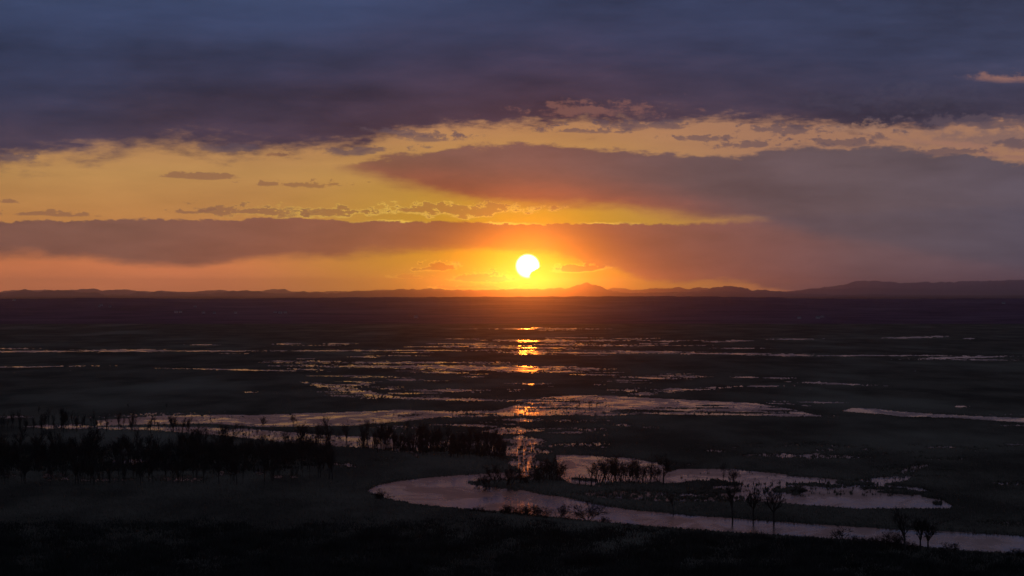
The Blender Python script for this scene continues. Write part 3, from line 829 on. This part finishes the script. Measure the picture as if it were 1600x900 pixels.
# scattered saplings on the plain
for (x, y, hp) in [(707, 650, 10), (725, 648, 8), (905, 641, 20), (921, 642, 18), (932, 640, 14), (885, 645, 12), (952, 640, 9), (1040, 720, 14), (1018, 716, 10), (260, 640, 12), (60, 648, 14), (200, 640, 12), (865, 742, 8)]:
    plant('plain_sapling', 'lone thin sapling far out on the marsh plain', 'sapling', 'slim', x, y, hp, 'saplings out on the plain')

# ------------------------------------------------------------------ reeds and scrub (uncountable)
m_reed = noise_mat('dry_reed', (.05, .038, .022), (.13, .10, .06), .5)
m_scrub = noise_mat('scrub', (.022, .022, .019), (.046, .044, .036), .08)


def blades(name, pts, hts, wid, per, mat, seed, lean=.25):
    r = np.random.RandomState(seed)
    n = len(pts)
    pts = np.repeat(pts, per, 0); hts = np.repeat(hts, per) * r.uniform(.55, 1.1, n * per)
    pts[:, :2] += r.normal(0, 1, (n * per, 2)) * np.repeat(wid * 5, per)[:, None]
    a = r.uniform(0, np.pi, n * per)
    w = np.repeat(wid, per)
    off = np.stack([np.cos(a) * w, np.sin(a) * w * .4, a * 0], -1)
    tip = pts + np.stack([r.normal(0, lean, n * per) * hts, r.normal(0, lean, n * per) * hts, hts], -1)
    V = np.stack([pts - off, pts + off, tip], 1).reshape(-1, 3)
    return obj(name, mesh_from(name, V, np.arange(len(V)).reshape(-1, 3), mat), kind='stuff')


# reeds on every shore nearer than a kilometre and a half
dry = 1 - wet
rim_ = np.zeros_like(wet)
for dr, dc in ((0, 2), (0, -2), (1, 0), (-1, 0), (2, 0), (3, 1)):
    rim_ = np.maximum(rim_, np.roll(np.roll(wet, dr, 0), dc, 1))
cand = np.argwhere((dry > .6) & (rim_ > .4) & (GY > 640) & (GY < 900) & (GX > -100) & (GX < 1700))
rng.shuffle(cand)
cand = cand[:45000]
ci, cj = cand[:, 0], cand[:, 1]
rp = np.stack([WX[ci, cj], WY[ci, cj], np.zeros(len(ci))], -1)
blades('reeds', rp, rng.uniform(.5, 1.5, len(ci)), np.full(len(ci), .09), 3, m_reed, 4)
# scrub over the near slope
n = 42000
sx = rng.uniform(-120, 1720, n); sy = 800 + rng.rand(n) ** .9 * 125
keep = np.array([surface_z(a, b) < .3 for a, b in zip(sx, sy)]) & (sy > np.interp(sx, [0, 573, 680, 870, 1130, 1380, 1600], [800, 786, 800, 818, 840, 858, 874]))
sx, sy = sx[keep], sy[keep]
sd_ = CAM_H * F / (sy - HORIZON)
clump = fbm(sx / 45, sy / 14, 91, 3)
sp = np.stack([(sx - 800) / F * sd_, sd_, sx * 0], -1)
blades('scrub', sp, (.7 + 3.0 * np.clip(clump - .2, 0, 1) * 1.6) * rng.uniform(.6, 1.2, len(sx)) * sstep(sy, 795, 850) + .4, np.full(len(sx), .16), 7, m_scrub, 5, .35)

# tangled undergrowth between the trunks of the woods
ux_ = np.concatenate([rng.uniform(-60, 520, 3000), rng.uniform(560, 790, 800)])
uy_ = np.where(ux_ < 540, rng.uniform(700, 738, len(ux_)) - np.clip(ux_ - 430, 0, 100) * .12, 690 + (ux_ - 560) * .075 + rng.uniform(-6, 10, len(ux_)))
kp = np.array([surface_z(a, b) < .3 for a, b in zip(ux_, uy_)])
ux_, uy_ = ux_[kp], uy_[kp]
ud_ = CAM_H * F / (uy_ - HORIZON)
up_ = np.stack([(ux_ - 800) / F * ud_, ud_, ux_ * 0], -1)
blades('undergrowth', up_, rng.uniform(1.2, 4.2, len(ux_)) * (.5 + fbm(ux_ / 20, uy_ / 6, 33, 3)), np.full(len(ux_), .15), 9, m_scrub, 15, .3)

# ------------------------------------------------------------------ houses on the far slope
m_wall = noise_mat('pale_wall', (.30, .29, .28), (.42, .40, .38), .5)
m_roof = noise_mat('house_roof', (.10, .10, .11), (.18, .17, .17), .8)


def house_meshes(w, d, hgt, rise):
    a, b = w / 2, d / 2
    wv = [(-a, -b, 0), (a, -b, 0), (a, b, 0), (-a, b, 0), (-a, -b, hgt), (a, -b, hgt), (a, b, hgt), (-a, b, hgt), (-a, 0, hgt + rise), (a, 0, hgt + rise)]
    me = bpy.data.meshes.new('wall')
    me.from_pydata(wv, [], [(0, 1, 5, 4), (2, 3, 7, 6), (1, 2, 6, 9, 5), (3, 0, 4, 8, 7), (3, 2, 1, 0)])
    me.materials.append(m_wall)
    o_ = .5
    z_ = hgt - o_ * rise / b
    rv = []
    for t in (0, .25):
        rv += [(-a - o_, -b - o_, z_ + t), (a + o_, -b - o_, z_ + t), (a + o_, 0, hgt + rise + t + .02), (-a - o_, 0, hgt + rise + t + .02), (a + o_, b + o_, z_ + t), (-a - o_, b + o_, z_ + t)]
    rm = bpy.data.meshes.new('roof')
    rm.from_pydata(rv, [], [(0, 3, 2, 1), (3, 5, 4, 2), (6, 7, 8, 9), (9, 8, 10, 11), (0, 1, 7, 6), (5, 11, 10, 4), (1, 2, 8, 7), (2, 4, 10, 8), (0, 6, 9, 3), (3, 9, 11, 5)])
    rm.materials.append(m_roof)
    return me, rm


HM = house_meshes(9, 7, 5, 2.2)
hills = bpy.data.objects['hills']
bpy.context.view_layer.update()
for (x, y) in [(155, 480), (158, 478), (172, 480), (22, 470), (305, 480), (275, 489), (282, 488.5), (318, 490), (335, 490), (368, 490), (430, 489), (438, 490), (446, 489.5), (1249, 498), (1278, 498), (1285, 496), (1568, 475), (650, 497)]:
    p = P(x, y, 0.0)
    org = Vector((0, 0, CAM_H)); d = (p - org).normalized()
    ok, loc, nor, idx = hills.ray_cast(org, d)
    if not ok: continue
    e = obj('house', None, None, loc + Vector((0, 0, -.6)), 'tiny pale house on the far dark slope ' + ('beneath the low left mountains' if x < 200 else 'in the loose row left of the sun' if x < 700 else 'right of the conical mountain' if x < 1400 else 'at the far right, alone'), 'house', 'pale houses on the far slope')
    e.rotation_euler = (0, 0, trnd.uniform(-.5, .5))
    e.scale = [trnd.uniform(.8, 1.2)] * 3
    obj('wall', HM[0], e); obj('roof', HM[1], e)

# ------------------------------------------------------------------ haze: the air of the whole basin
hm = bpy.data.materials.new('haze_air')
hm.use_nodes = True
hm.node_tree.nodes.clear()
pv = hm.node_tree.nodes.new('ShaderNodeVolumePrincipled')
pv.inputs['Color'].default_value = (.97, .88, 1.0, 1)
pv.inputs['Density'].default_value = 1.7e-5
pv.inputs['Anisotropy'].default_value = .976
pv.inputs['Density Attribute'].default_value = ''
pv.inputs['Color Attribute'].default_value = ''
pv.inputs['Temperature Attribute'].default_value = ''
ho = hm.node_tree.nodes.new('ShaderNodeOutputMaterial')
hm.node_tree.links.new(pv.outputs[0], ho.inputs['Volume'])
hb = 68000.0; z0 = -4.0; z1 = 425.0
hv = [(-hb, -hb, z0), (hb, -hb, z0), (hb, hb, z0), (-hb, hb, z0), (-hb, -hb, z1), (hb, -hb, z1), (hb, hb, z1), (-hb, hb, z1)]
hf = [(0, 3, 2, 1), (4, 5, 6, 7), (0, 1, 5, 4), (1, 2, 6, 5), (2, 3, 7, 6), (3, 0, 4, 7)]
obj('haze', mesh_from('haze', hv, hf, hm), kind='stuff')
